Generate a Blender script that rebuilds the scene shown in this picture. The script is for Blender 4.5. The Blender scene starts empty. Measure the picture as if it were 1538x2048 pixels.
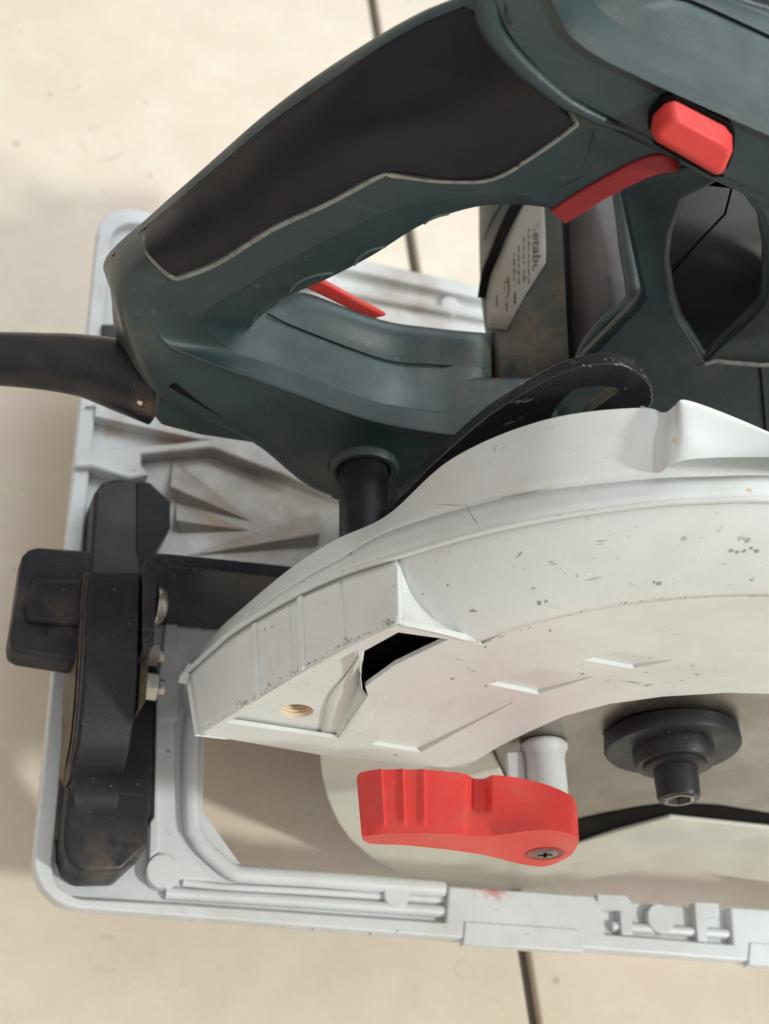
import bpy, bmesh, math, random
from mathutils import Vector, Matrix
random.seed(7)
S = 0.001                                   # the scene is laid out in millimetres
# ------------------------------------------------------------------ camera
W2, H2, FOC = 1538.0, 2048.0, 3002.7176
DX = Vector((0.93866323, 0.16025709, 0.30533426))
DY = Vector((-0.02032747, -0.85819489, 0.51292136))
DZ = Vector((0.34423559, -0.48766709, -0.80229836))
RM = Matrix((DX, DY, DZ))
CAM = Vector((0, 0, 380.0))
scene = bpy.context.scene
cam = bpy.data.cameras.new('camera'); camo = bpy.data.objects.new('camera', cam)
scene.collection.objects.link(camo); scene.camera = camo
cx_, cy_, cz_ = RM.col[0], -RM.col[1], -RM.col[2]
camo.matrix_world = Matrix(((cx_.x, cy_.x, cz_.x, CAM.x*S), (cx_.y, cy_.y, cz_.y, CAM.y*S), (cx_.z, cy_.z, cz_.z, CAM.z*S), (0, 0, 0, 1)))
cam.sensor_fit = 'VERTICAL'; cam.sensor_height = 36; cam.lens = FOC/H2*36
cam.clip_start = 0.005; cam.clip_end = 50
cam.dof.use_dof = True; cam.dof.focus_distance = 0.335; cam.dof.aperture_fstop = 19
# ------------------------------------------------------------------ light
world = bpy.data.worlds.new('World'); scene.world = world; world.use_nodes = True
bg = world.node_tree.nodes['Background']
wt = world.node_tree
tc = wt.nodes.new('ShaderNodeTexCoord'); sp = wt.nodes.new('ShaderNodeSeparateXYZ')
mr = wt.nodes.new('ShaderNodeMapRange'); cr_ = wt.nodes.new('ShaderNodeValToRGB')
wt.links.new(tc.outputs['Generated'], sp.inputs[0]); wt.links.new(sp.outputs['Z'], mr.inputs['Value'])
mr.inputs['From Min'].default_value = -1; mr.inputs['From Max'].default_value = 1
wt.links.new(mr.outputs[0], cr_.inputs[0]); wt.links.new(cr_.outputs[0], bg.inputs['Color'])
cr_.color_ramp.elements[0].position = 0.42; cr_.color_ramp.elements[0].color = (0.24, 0.215, 0.195, 1)
cr_.color_ramp.elements[1].position = 0.92; cr_.color_ramp.elements[1].color = (1.0, 0.97, 0.935, 1)
e_ = cr_.color_ramp.elements.new(0.66); e_.color = (0.66, 0.625, 0.59, 1)
bg.inputs['Strength'].default_value = 0.87
def lamp(name, d, dist, size, power, col, sy=None):
    l = bpy.data.lights.new(name, 'AREA'); l.shape = 'RECTANGLE' if sy else 'DISK'; l.size = size
    if sy: l.size_y = sy
    l.energy = power; l.color = col
    o = bpy.data.objects.new(name, l); scene.collection.objects.link(o)
    d = Vector(d).normalized(); tgt = Vector((150, 200, 60))*S
    o.location = tgt + d*dist; o.rotation_euler = (-d).to_track_quat('-Z', 'Y').to_euler()
lamp('window_light', (0.85, -0.55, 1.0), 2.4, 0.17, 39, (0.95, 1.0, 0.93))
lamp('added_highlight_lamp', (0.40, 0.62, 0.80), 2.2, 1.7, 23, (0.82, 0.94, 1.0), 1.0)  # unseen soft cool lamp, added to put highlights on the plastic housing
scene.view_settings.view_transform = 'Standard'; scene.view_settings.look = 'None'
scene.view_settings.exposure = 0.0; scene.view_settings.gamma = 1.0
# ------------------------------------------------------------------ helpers
def ray(px, py): return RM @ Vector(((px-W2/2)/FOC, (py-H2/2)/FOC, 1.0))
def PY(px, py, y): r = ray(px, py); return CAM + r*((y-CAM.y)/r.y)
def PZ(px, py, z): r = ray(px, py); return CAM + r*((z-CAM.z)/r.z)
def PX(px, py, x): r = ray(px, py); return CAM + r*((x-CAM.x)/r.x)
def crm(p, n):
    """Catmull-Rom through control points, n samples per span."""
    out = []
    m = len(p)
    for i in range(m-1):
        a = p[i-1] if i > 0 else p[i]*2-p[i+1]
        b, c = p[i], p[i+1]
        d = p[i+2] if i+2 < m else p[i+1]*2-p[i]
        for k in range(n):
            t = k/n
            out.append(0.5*((2*b)+(c-a)*t+(2*a-5*b+4*c-d)*t*t+(3*b-a-3*c+d)*t**3))
    out.append(p[-1].copy()); return out
def crc(p, n):
    """closed Catmull-Rom"""
    out = []; m = len(p)
    for i in range(m):
        a, b, c, d = p[(i-1) % m], p[i], p[(i+1) % m], p[(i+2) % m]
        for k in range(n):
            t = k/n
            out.append(0.5*((2*b)+(c-a)*t+(2*a-5*b+4*c-d)*t*t+(3*b-a-3*c+d)*t**3))
    return out
def mkobj(name, verts, faces, mat, parent=None, smooth=True, angle=40, bevel=0, seg=2, solid=0, offset=-1, sub=0):
    me = bpy.data.meshes.new(name); me.from_pydata([tuple(Vector(v)*S) for v in verts], [], faces); me.validate()
    bm = bmesh.new(); bm.from_mesh(me)
    bmesh.ops.recalc_face_normals(bm, faces=bm.faces); bm.to_mesh(me); bm.free()
    return finish(name, me, mat, parent, smooth, angle, bevel, seg, solid, offset, sub)
def finish(name, me, mat, parent, smooth=True, angle=40, bevel=0, seg=2, solid=0, offset=-1, sub=0):
    me.materials.clear(); me.materials.append(mat)
    o = bpy.data.objects.new(name, me); scene.collection.objects.link(o)
    if parent: o.parent = parent
    if solid:
        m = o.modifiers.new('thick', 'SOLIDIFY'); m.thickness = solid*S; m.offset = offset
    if sub:
        m = o.modifiers.new('sub', 'SUBSURF'); m.levels = m.render_levels = sub
    if bevel:
        m = o.modifiers.new('bevel', 'BEVEL'); m.width = bevel*S; m.segments = seg; m.limit_method = 'ANGLE'; m.angle_limit = math.radians(35)
        m.harden_normals = False
    if smooth:
        me.shade_smooth()
        me.set_sharp_from_angle(angle=math.radians(angle))
        if bevel:
            for e in me.attributes: pass
    return o
def gridobj(name, ctrl, nu, nv, mat, parent=None, closed_v=False, cap=False, linu=False, linv=False, **k):
    """ctrl[i][j] control points; rows i smoothed with nv per span, along j with nu per span."""
    rows = [crm(r, nu) if not linu else lin(r, nu) for r in ctrl]
    cols = list(zip(*rows))
    cc = [(crc(list(c), nv) if closed_v else (lin(list(c), nv) if linv else crm(list(c), nv))) for c in cols]
    V = []; nr = len(cc[0]); nc = len(cc)
    for c in cc: V += c
    F = []
    for j in range(nc-1):
        for i in range(nr if closed_v else nr-1):
            a = j*nr+i; b = j*nr+(i+1) % nr; F.append((a, b, b+nr, a+nr))
    if cap and closed_v:
        F.append(tuple(range(nr))); F.append(tuple(range((nc-1)*nr, nc*nr)))
    return mkobj(name, V, F, mat, parent, **k)
def lin(p, n):
    out = []
    for i in range(len(p)-1):
        for k in range(n): out.append(p[i].lerp(p[i+1], k/n))
    out.append(p[-1].copy()); return out
def prism(name, pts, vec, mat, parent=None, bevel=0.4, pts2=None, **k):
    """solid between polygon pts and pts+vec (or pts2)."""
    n = len(pts); vec = Vector(vec)
    B = pts2 if pts2 else [p+vec for p in pts]
    V = list(pts)+list(B)
    F = [tuple(range(n)), tuple(range(2*n-1, n-1, -1))]+[(i, (i+1) % n, n+(i+1) % n, n+i) for i in range(n)]
    return mkobj(name, V, F, mat, parent, bevel=bevel, **k)
def area2(q): return sum(q[i][0]*q[(i+1) % len(q)][1]-q[(i+1) % len(q)][0]*q[i][1] for i in range(len(q)))
def plate(name, loops, plane, depth, mat, parent=None, bevel=0.4, smooth_loops=(), **k):
    """filled outline with holes. plane 'y': points in XZ, faces -Y, thickness goes to +Y. plane 'z': top face up, thickness down."""
    cu = bpy.data.curves.new(name, 'CURVE'); cu.dimensions = '2D'; cu.fill_mode = 'BOTH'
    cu.extrude = depth/2*S; cu.bevel_depth = 0
    lev = loops[0][0].y if plane == 'y' else loops[0][0].z
    for li, lp in enumerate(loops):
        if li in smooth_loops: lp = crc(lp, 6)
        s = cu.splines.new('POLY'); s.points.add(len(lp)-1); s.use_cyclic_u = True
        for i, p in enumerate(lp):
            s.points[i].co = ((p.x*S, p.z*S, 0, 1) if plane == 'y' else (p.x*S, p.y*S, 0, 1))
    o = bpy.data.objects.new(name, cu); scene.collection.objects.link(o)
    dg = bpy.context.evaluated_depsgraph_get(); me = bpy.data.meshes.new_from_object(o.evaluated_get(dg))
    bpy.data.objects.remove(o)
    if plane == 'y':
        M = Matrix(((1, 0, 0, 0), (0, 0, -1, (lev+depth/2)*S), (0, 1, 0, 0), (0, 0, 0, 1)))
    else:
        M = Matrix.Translation((0, 0, (lev-depth/2)*S))
    me.transform(M); me.name = name
    bm = bmesh.new(); bm.from_mesh(me)
    bmesh.ops.remove_doubles(bm, verts=bm.verts, dist=1e-6)
    bmesh.ops.dissolve_limit(bm, angle_limit=0.01, verts=bm.verts, edges=bm.edges)
    bmesh.ops.recalc_face_normals(bm, faces=bm.faces); bm.to_mesh(me); bm.free()
    return finish(name, me, mat, parent, bevel=bevel, **k)
def tube(name, pts, rad, mat, parent=None, n=12, sq=None, cap=True, **k):
    """tube through pts, radius number or list; sq=(normal axis vector, factor) flattens it along that axis"""
    V = []; F = []; m = len(pts)
    for i, p in enumerate(pts):
        d = (pts[min(i+1, m-1)]-pts[max(i-1, 0)]).normalized()
        up = Vector((0, 0, 1)) if abs(d.z) < 0.9 else Vector((0, 1, 0))
        a = d.cross(up).normalized(); b = a.cross(d).normalized()
        r = rad[i] if isinstance(rad, (list, tuple)) else rad
        for q in range(n):
            t = 2*math.pi*q/n; v = a*math.cos(t)*r+b*math.sin(t)*r
            if sq: v -= sq[0]*(v.dot(sq[0]))*(1-sq[1])
            V.append(p+v)
    for i in range(m-1):
        for q in range(n):
            a = i*n+q; b = i*n+(q+1) % n; F.append((a, b, b+n, a+n))
    if cap: F += [tuple(range(n)), tuple(range((m-1)*n, m*n))]
    return mkobj(name, V, F, mat, parent, **k)
def lathe(name, c, prof, mat, parent=None, n=48, axis='y', a0=0, a1=360, **k):
    """revolve (t, r) profile around axis through c; t is the absolute coordinate on the axis."""
    full = abs(a1-a0-360) < 1e-6; m = n if full else n+1
    V = []; F = []
    for i in range(m):
        a = math.radians(a0+(a1-a0)*i/n)
        for t, r in prof:
            if axis == 'y': V.append(Vector((c[0]+r*math.cos(a), t, c[1]+r*math.sin(a))))
            elif axis == 'z': V.append(Vector((c[0]+r*math.cos(a), c[1]+r*math.sin(a), t)))
            else: V.append(Vector((t, c[0]+r*math.cos(a), c[1]+r*math.sin(a))))
    L = len(prof)
    for i in range(n):
        for j in range(L-1):
            a = i*L+j; b = ((i+1) % m)*L+j
            F.append((a, a+1, b+1, b))
    return mkobj(name, V, F, mat, parent, **k)
def ysx(lst, y): return [PY(a, b, y) for a, b in lst]
def zsx(lst, z): return [PZ(a, b, z) for a, b in lst]
# ------------------------------------------------------------------ materials
def base_mat(name, col, rough=0.5, metal=0.0, spec=0.5, dirt=None, dirt_amt=0.3, dirt_scale=60, bump=0.1, bump_scale=900, var=0.08, coat=0, specks=None, speck_amt=0.5, speck_scale=350, extra=None, rvar=0.15, scratch=0.0):
    m = bpy.data.materials.new(name); m.use_nodes = True
    nt = m.node_tree; N = nt.nodes; L = nt.links
    b = N['Principled BSDF']
    b.inputs['Metallic'].default_value = metal
    b.inputs['Specular IOR Level'].default_value = spec
    b.inputs['Coat Weight'].default_value = coat; b.inputs['Coat Roughness'].default_value = 0.25
    g = N.new('ShaderNodeNewGeometry'); pos = g.outputs['Position']
    def noise(sc, det=4, rough_=0.6, stretch=None, dist=0):
        t = N.new('ShaderNodeTexNoise'); t.inputs['Scale'].default_value = sc; t.inputs['Detail'].default_value = det
        t.inputs['Roughness'].default_value = rough_; t.inputs['Distortion'].default_value = dist
        if stretch:
            mp = N.new('ShaderNodeMapping'); mp.inputs['Scale'].default_value = stretch[0]; mp.inputs['Rotation'].default_value = stretch[1]
            L.new(pos, mp.inputs[0]); L.new(mp.outputs[0], t.inputs['Vector'])
        else: L.new(pos, t.inputs['Vector'])
        return t.outputs['Fac']
    def ramp(s, a, c, lo=0, hi=1):
        r = N.new('ShaderNodeMapRange'); r.inputs['From Min'].default_value = a; r.inputs['From Max'].default_value = c
        r.inputs['To Min'].default_value = lo; r.inputs['To Max'].default_value = hi; L.new(s, r.inputs['Value']); return r.outputs[0]
    def mixc(f, a, c):
        x = N.new('ShaderNodeMix'); x.data_type = 'RGBA'
        if hasattr(f, 'node'): L.new(f, x.inputs[0])
        else: x.inputs[0].default_value = f
        for s, i in ((a, 6), (c, 7)):
            if hasattr(s, 'node'): L.new(s, x.inputs[i])
            else: x.inputs[i].default_value = (*s, 1)
        return x.outputs[2]
    def mul(a, k_):
        x = N.new('ShaderNodeMath'); x.operation = 'MULTIPLY'; L.new(a, x.inputs[0])
        if hasattr(k_, 'node'): L.new(k_, x.inputs[1])
        else: x.inputs[1].default_value = k_
        return x.outputs[0]
    m['h'] = 0
    v1 = noise(25, 5)
    c = mixc(ramp(v1, 0.35, 0.65), tuple(x*(1-var) for x in col), tuple(min(1, x*(1+var)) for x in col))
    if dirt:
        f = mul(ramp(noise(dirt_scale, 6, 0.65, dist=0.6), 0.48, 0.72), dirt_amt)
        c = mixc(f, c, dirt)
    if specks:
        f = mul(ramp(noise(speck_scale, 3, 0.5), 0.66, 0.72), ramp(noise(38, 3), 0.48, 0.6))
        f = mul(f, speck_amt); c = mixc(f, c, specks)
        f = mul(ramp(noise(300, 3, 0.6, stretch=((0.25, 1, 1.3), (0.3, 0.5, 0.4))), 0.68, 0.74), ramp(noise(30, 2), 0.52, 0.6))
        f = mul(f, speck_amt*0.8); c = mixc(f, c, specks)
    if scratch:
        f = mul(ramp(noise(420, 2, 0.5, stretch=((0.06, 1, 1), (0.4, 0.3, 0.5))), 0.7, 0.74), scratch)
        c = mixc(f, c, tuple(min(1, x*2.2+0.08) for x in col))
    if extra: c = extra(nt, N, L, pos, c, noise, ramp, mixc, mul)
    L.new(c, b.inputs['Base Color'])
    L.new(ramp(noise(45, 5), 0.3, 0.7, max(0.02, rough-rvar), min(1, rough+rvar)), b.inputs['Roughness'])
    bp = N.new('ShaderNodeBump'); bp.inputs['Strength'].default_value = bump; bp.inputs['Distance'].default_value = 0.0003
    L.new(noise(bump_scale, 3, 0.6), bp.inputs['Height']); L.new(bp.outputs[0], b.inputs['Normal'])
    return m
def blob(nt, N, L, pos, p, r, soft=0.5, squash=(1, 1, 1)):
    """1 inside a ball of radius r (mm) about p, fading to 0"""
    s = N.new('ShaderNodeVectorMath'); s.operation = 'SUBTRACT'; L.new(pos, s.inputs[0]); s.inputs[1].default_value = tuple(Vector(p)*S)
    q = N.new('ShaderNodeVectorMath'); q.operation = 'MULTIPLY'; L.new(s.outputs[0], q.inputs[0]); q.inputs[1].default_value = squash
    l = N.new('ShaderNodeVectorMath'); l.operation = 'LENGTH'; L.new(q.outputs[0], l.inputs[0])
    return l.outputs['Value']
def base_stains_and_shade(nt, N, L, pos, c, noise, ramp, mixc, mul):
    for px, py, r in ((430, 930, 34), (600, 990, 40), (420, 1060, 30), (560, 1110, 30), (820, 610, 30)):  # brown dirt that also paints the shade under the handle and motor
        d = blob(nt, N, L, pos, PZ(px, py, -3), 1)
        c = mixc(mul(mul(ramp(d, r*S, r*S*0.3), ramp(noise(60, 6, 0.7), 0.15, 0.65)), 0.85), c, (0.27, 0.22, 0.18))
    for px, py, r in ((425, 1045, 3), (560, 1012, 2), (225, 850, 3), (232, 845, 2), (352, 884, 4)):
        d = blob(nt, N, L, pos, PZ(px, py, -2), 1)
        c = mixc(mul(mul(ramp(d, r*S*2, 0), ramp(noise(400, 4, 0.7), 0.35, 0.6)), 0.8), c, (0.36, 0.22, 0.1))
    d = blob(nt, N, L, pos, PZ(985, 1778, 0), 1, squash=(0.6, 1, 1))
    f = mul(ramp(d, 0.0045, 0.0005), ramp(noise(350, 4), 0.42, 0.58)); c = mixc(mul(f, 0.8), c, (0.5, 0.06, 0.05))
    return c
def dusty(pts, col=(0.25, 0.17, 0.1), amt=0.6):
    def fn(nt, N, L, pos, c, noise, ramp, mixc, mul):
        for p, r in pts:
            d = blob(nt, N, L, pos, p, 1)
            f = mul(mul(ramp(d, r*S, r*S*0.2), ramp(noise(130, 6, 0.7), 0.4, 0.62)), amt); c = mixc(f, c, col)
        return c
    return fn
FLZ = -60.0
def rings(nt, N, L, pos, c, noise, ramp, mixc, mul):
    c = mixc(mul(ramp(noise(14, 5, 0.65), 0.40, 0.66), 0.55), c, (0.66, 0.52, 0.43))
    c = mixc(mul(ramp(noise(38, 5, 0.65), 0.52, 0.70), 0.35), c, (0.70, 0.70, 0.56))
    for px, py, r, w, a in ((205, 285, 8.2, 0.8, 0.30), (215, 1908, 5.0, 0.6, 0.28), (930, 1940, 3.0, 0.5, 0.2), (60, 560, 9, 0.7, 0.10)):
        d = blob(nt, N, L, pos, PZ(px, py, FLZ+4), 1)
        x = N.new('ShaderNodeMath'); x.operation = 'SUBTRACT'; L.new(d, x.inputs[0]); x.inputs[1].default_value = r*S
        y = N.new('ShaderNodeMath'); y.operation = 'ABSOLUTE'; L.new(x.outputs[0], y.inputs[0])
        f = mul(mul(ramp(y.outputs[0], w*S*1.6, 0), ramp(noise(120, 3), 0.4, 0.6)), a)
        c = mixc(f, c, (0.22, 0.17, 0.13))
    for px, py, r in ((33, 287, 1.6), (101, 188, 1.2), (300, 350, 1.2), (1113, 1960, 1.5), (520, 1800, 1.0)):
        d = blob(nt, N, L, pos, PZ(px, py, FLZ+4), 1)
        c = mixc(mul(ramp(d, r*S*1.3, r*S*0.3), 0.45), c, (0.16, 0.12, 0.1))
    return c
def turned(nt, N, L, pos, c, noise, ramp, mixc, mul):
    d = blob(nt, N, L, pos, (192.9, 0, 73.0), 1, squash=(1, 0, 1))
    t = N.new('ShaderNodeTexNoise'); t.noise_dimensions = '1D'; t.inputs['Detail'].default_value = 6
    m_ = N.new('ShaderNodeMath'); m_.operation = 'MULTIPLY'; L.new(d, m_.inputs[0]); m_.inputs[1].default_value = 900; L.new(m_.outputs[0], t.inputs['W'])
    return mixc(mul(ramp(t.outputs['Fac'], 0.4, 0.65), 0.45), c, (0.45, 0.42, 0.38))
M = {}
M['tile'] = base_mat('glazed_tile', (0.655, 0.58, 0.48), 0.34, spec=0.4, dirt=(0.5, 0.36, 0.26), dirt_amt=0.24, dirt_scale=26, specks=(0.25, 0.18, 0.13), speck_amt=0.35, speck_scale=240, bump=0.05, bump_scale=300, extra=rings, var=0.04)
M['grout'] = base_mat('grout', (0.13, 0.11, 0.09), 0.95, bump=0.6, bump_scale=900, dirt=(0.06, 0.05, 0.04), dirt_amt=0.6)
M['guard'] = base_mat('guard_paint', (0.70, 0.725, 0.715), 0.42, spec=0.45, dirt=(0.5, 0.44, 0.36), dirt_amt=0.22, dirt_scale=45, specks=(0.12, 0.09, 0.07), speck_amt=0.6, speck_scale=420, bump=0.10, bump_scale=1500, var=0.04, scratch=0.15)
M['base'] = base_mat('base_casting', (0.61, 0.63, 0.64), 0.4, spec=0.5, dirt=(0.36, 0.31, 0.25), dirt_amt=0.3, dirt_scale=50, specks=(0.18, 0.14, 0.1), speck_amt=0.45, speck_scale=330, bump=0.12, bump_scale=1300, extra=base_stains_and_shade, var=0.05)
M['lower'] = base_mat('lower_guard_paint', (0.6, 0.6, 0.54), 0.45, dirt=(0.4, 0.35, 0.27), dirt_amt=0.2, bump=0.08, bump_scale=1000)
M['teal'] = base_mat('teal_plastic', (0.014, 0.033, 0.037), 0.44, spec=0.62, dirt=(0.06, 0.06, 0.052), dirt_amt=0.3, dirt_scale=40, bump=0.25, bump_scale=2600, var=0.12, scratch=0.12, specks=(0.25, 0.23, 0.2), speck_amt=0.2, speck_scale=500,
                     extra=dusty([(PY(1000, 800, 222), 30), (PY(1060, 700, 228), 18), (PY(690, 930, 207), 10), (PY(330, 860, 215), 14), (PY(240, 640, 215), 14), (PY(1420, 720, 222), 20), (PY(1000, 700, 235), 12)], (0.10, 0.085, 0.065), 0.5))
M['teal_dusty'] = base_mat('dusty_teal_plastic', (0.045, 0.052, 0.047), 0.55, spec=0.45, dirt=(0.10, 0.075, 0.05), dirt_amt=0.6, dirt_scale=30, bump=0.2, bump_scale=2000, extra=dusty([(PY(1040, 780, 232), 18), (PY(1010, 700, 240), 14), (PY(1100, 640, 250), 16)], (0.16, 0.11, 0.075), 0.7))
M['rubber'] = base_mat('soft_grip', (0.006, 0.0055, 0.010), 0.40, spec=0.30, dirt=(0.03, 0.027, 0.025), dirt_amt=0.3, dirt_scale=35, bump=0.12, bump_scale=2500, var=0.15, scratch=0.06)
M['teal_edge'] = base_mat('rubbed_teal', (0.07, 0.10, 0.09), 0.5, bump=0.3)
M['trim'] = base_mat('worn_trim', (0.24, 0.24, 0.22), 0.6, dirt=(0.07, 0.08, 0.075), dirt_amt=0.9, dirt_scale=250, bump=0.5, bump_scale=2500)
M['black'] = base_mat('black_plastic', (0.014, 0.015, 0.019), 0.45, spec=0.3, dirt=(0.06, 0.05, 0.045), dirt_amt=0.35, dirt_scale=60, bump=0.25, bump_scale=1800, specks=(0.3, 0.28, 0.26), speck_amt=0.2, speck_scale=600, scratch=0.12,
                      extra=dusty([(PZ(230, 1745, 8), 14), (PZ(120, 1260, 20), 12), (PZ(60, 1220, 22), 8)], (0.17, 0.13, 0.1), 0.55))
M['steel_black'] = base_mat('black_steel', (0.022, 0.022, 0.028), 0.30, spec=0.6, dirt=(0.05, 0.035, 0.03), dirt_amt=0.3, dirt_scale=90, bump=0.5, bump_scale=900, specks=(0.6, 0.6, 0.62), speck_amt=0.45, speck_scale=500, scratch=0.35)
M['red'] = base_mat('red_plastic', (0.70, 0.052, 0.046), 0.46, spec=0.35, dirt=(0.45, 0.16, 0.12), dirt_amt=0.28, dirt_scale=110, bump=0.15, bump_scale=1500, scratch=0.06, var=0.06)
M['darkred'] = base_mat('dark_red_plastic', (0.30, 0.016, 0.022), 0.42, dirt=(0.2, 0.05, 0.045), dirt_amt=0.5, dirt_scale=60, bump=0.15, bump_scale=1500)
M['blade'] = base_mat('brushed_steel', (0.23, 0.205, 0.18), 0.34, metal=0.9, dirt=(0.11, 0.085, 0.065), dirt_amt=0.6, dirt_scale=35, bump=0.1, bump_scale=700, rvar=0.12, extra=turned)
M['zinc'] = base_mat('zinc_plated', (0.62, 0.58, 0.53), 0.3, metal=0.85, dirt=(0.3, 0.22, 0.17), dirt_amt=0.5, dirt_scale=200, bump=0.1)
M['brass'] = base_mat('dirty_layer', (0.12, 0.09, 0.055), 0.55, dirt=(0.02, 0.016, 0.012), dirt_amt=0.95, dirt_scale=150, bump=0.4)
M['label'] = base_mat('silver_label', (0.29, 0.265, 0.23), 0.5, dirt=(0.25, 0.2, 0.15), dirt_amt=0.4, dirt_scale=90, bump=0.03)
M['ink'] = base_mat('label_ink', (0.05, 0.04, 0.035), 0.6, bump=0.02)
M['rust_ink'] = base_mat('label_ink_red', (0.12, 0.05, 0.04), 0.6, bump=0.02)
M['motor_dark'] = base_mat('dusty_dark_panel', (0.065, 0.055, 0.054), 0.5, spec=0.5, dirt=(0.12, 0.07, 0.055), dirt_amt=0.5, dirt_scale=35, bump=0.15)
M['core_dark'] = base_mat('dark_grey_green', (0.036, 0.036, 0.032), 0.55, spec=0.4, dirt=(0.09, 0.06, 0.045), dirt_amt=0.4, dirt_scale=35, bump=0.15)
M['cord'] = base_mat('rubber_sleeve', (0.010, 0.010, 0.014), 0.36, spec=0.4, dirt=(0.07, 0.05, 0.035), dirt_amt=0.35, dirt_scale=55, bump=0.25, bump_scale=1200, extra=dusty([(PY(270, 720, 214), 11), (PY(300, 810, 212), 6)], (0.17, 0.105, 0.065), 0.9))
M['wood'] = base_mat('sawdust', (0.74, 0.60, 0.44), 0.9, dirt=(0.35, 0.2, 0.1), dirt_amt=0.7, dirt_scale=300, bump=1.0, bump_scale=900)
M['mark'] = base_mat('dark_scuff', (0.33, 0.295, 0.26), 0.8, bump=0.1)
M['screw'] = base_mat('dull_screw', (0.2, 0.19, 0.18), 0.35, metal=0.8, dirt=(0.06, 0.05, 0.04), dirt_amt=0.7, dirt_scale=300)
M['red_worn'] = base_mat('rubbed_red', (0.72, 0.16, 0.13), 0.6, bump=0.1)
M['bright'] = base_mat('fresh_scratch', (0.85, 0.85, 0.85), 0.5, bump=0.1)
M['void'] = base_mat('seam_and_shade_black', (0.006, 0.005, 0.005), 0.8, spec=0.1, bump=0.2)  # near-black for seams and rings, and for painted shade inside the guards
# ------------------------------------------------------------------ floor
floor = prism('floor', [Vector((-1600, -1600, FLZ)), Vector((2000, -1600, FLZ)), Vector((2000, 2200, FLZ)), Vector((-1600, 2200, FLZ))], (0, 0, -20), M['grout'], None, bevel=0)
floor['kind'] = 'structure'
g0, g1 = PZ(745, 0, FLZ+3.6), PZ(1072, 2048, FLZ+3.6)
gd = (g0-g1).normalized(); gn = Vector((gd.y, -gd.x, 0))
TS, GAP = 796.0, 4.2
org = g1 - gd*210
tile_me = None
for i in range(-2, 2):
    for j in range(-1, 2):
        c = org + gn*((i+0.5)*(TS+GAP)) + gd*((j+0.5)*(TS+GAP))
        if tile_me is None:
            h = TS/2
            q = [Vector((-h, -h, 0)), Vector((h, -h, 0)), Vector((h, h, 0)), Vector((-h, h, 0))]
            t = prism('floor_tile', q, (0, 0, -4.5), M['tile'], floor, bevel=1.0, seg=3); tile_me = t
        else:
            t = tile_me.copy(); scene.collection.objects.link(t); t.parent = floor
        t.location = Vector((c.x, c.y, FLZ+3.6))*S
        t.rotation_euler = (random.uniform(-1, 1)*0.0006, random.uniform(-1, 1)*0.0006, math.atan2(gn.y, gn.x))
# ------------------------------------------------------------------ the saw
saw = bpy.data.objects.new('circular_saw', None); scene.collection.objects.link(saw)
saw.location = (0, 0, 0)
saw['label'] = 'worn handheld circular saw, teal body, grey-white blade guard and red levers, resting on cream tiles'
saw['category'] = 'circular saw'
# ---- base plate
XR = 345.0
base_outer = []
def roundrect(x0, y0, x1, y1, r, n=8):
    o = []
    for cx, cy, a in ((x0+r, y0+r, 180), (x1-r, y0+r, 270), (x1-r, y1-r, 0), (x0+r, y1-r, 90)):
        for k in range(n+1):
            t = math.radians(a+90*k/n); o.append((cx+r*math.cos(t), cy+r*math.sin(t)))
    return o
Y0 = (PZ(527, 1852, 0).y+PZ(1499, 1916, 0).y)/2
X0 = PZ(100, 1400, 0).x
Y1 = PZ(850, 547, 0).y
V3 = lambda p, z: [Vector((a, b, z)) for a, b in p]
outer = V3(roundrect(X0, Y0, XR, Y1, 12.5), 0)
A_near = zsx([(168, 1797), (363, 1808), (893, 1845), (898, 1772), (1188, 1791), (1205, 1817), (1210, 1868), (1467, 1889), (1460, 1813), (1600, 1822)], 0)
LX = PZ(112, 1650, 0).x
nc = [Vector((LX+8.5-8.5*math.cos(t), A_near[0].y+8.5-8.5*math.sin(t), 0)) for t in [math.radians(a) for a in (0, 18, 36, 54, 72, 88)]]
yf = Y1-6
fc = [Vector((LX+9-9*math.cos(t), yf-9+9*math.sin(t), 0)) for t in [math.radians(a) for a in (90, 72, 54, 36, 18, 0)]]
holeA = nc + A_near[1:] + [Vector((XR-12, A_near[-1].y+1, 0)), Vector((XR-12, yf, 0))] + fc
base = plate('base_plate', [outer, holeA], 'z', 5.2, M['base'], saw, bevel=0.7, seg=3)
low_out = [p+Vector((0, 0, -3.2)) for p in V3(roundrect(X0+1.5, Y0+1.5, XR-2, Y1-1.5, 11), 0)]
win = zsx([(412, 1380), (408, 1500), (405, 1622), (482, 1729), (872, 1770), (905, 1790), (1180, 1806), (1270, 1805), (1455, 1820), (1600, 1835)], -3.2)
win += [Vector((XR-20, win[-1].y, -3.2)), Vector((XR-20, win[0].y+1, -3.2)), Vector((win[0].x, win[0].y+1, -3.2))]
plate('base_web', [low_out, win], 'z', 1.6, M['base'], saw, bevel=0.3)
# window lip and channel beads
up = Vector((0, 0, 1))
tube('window_lip', crm(zsx([(392, 1330), (386, 1420), (380, 1500), (382, 1640), (392, 1672), (412, 1700), (462, 1742), (500, 1750), (620, 1758), (760, 1769), (888, 1779)], -1.9), 5), 2.3, M['base'], saw, sq=(up, 0.85))
tube('channel_bead', zsx([(330, 1787), (600, 1804), (887, 1824)], -2.6), 1.7, M['base'], saw)
tube('channel_bead', zsx([(365, 1766), (440, 1775), (620, 1784), (887, 1801)], -3.0), 1.1, M['base'], saw)
tube('channel_bead', zsx([(1222, 1853), (1350, 1862), (1455, 1869)], -2.4), 1.5, M['base'], saw)
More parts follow.
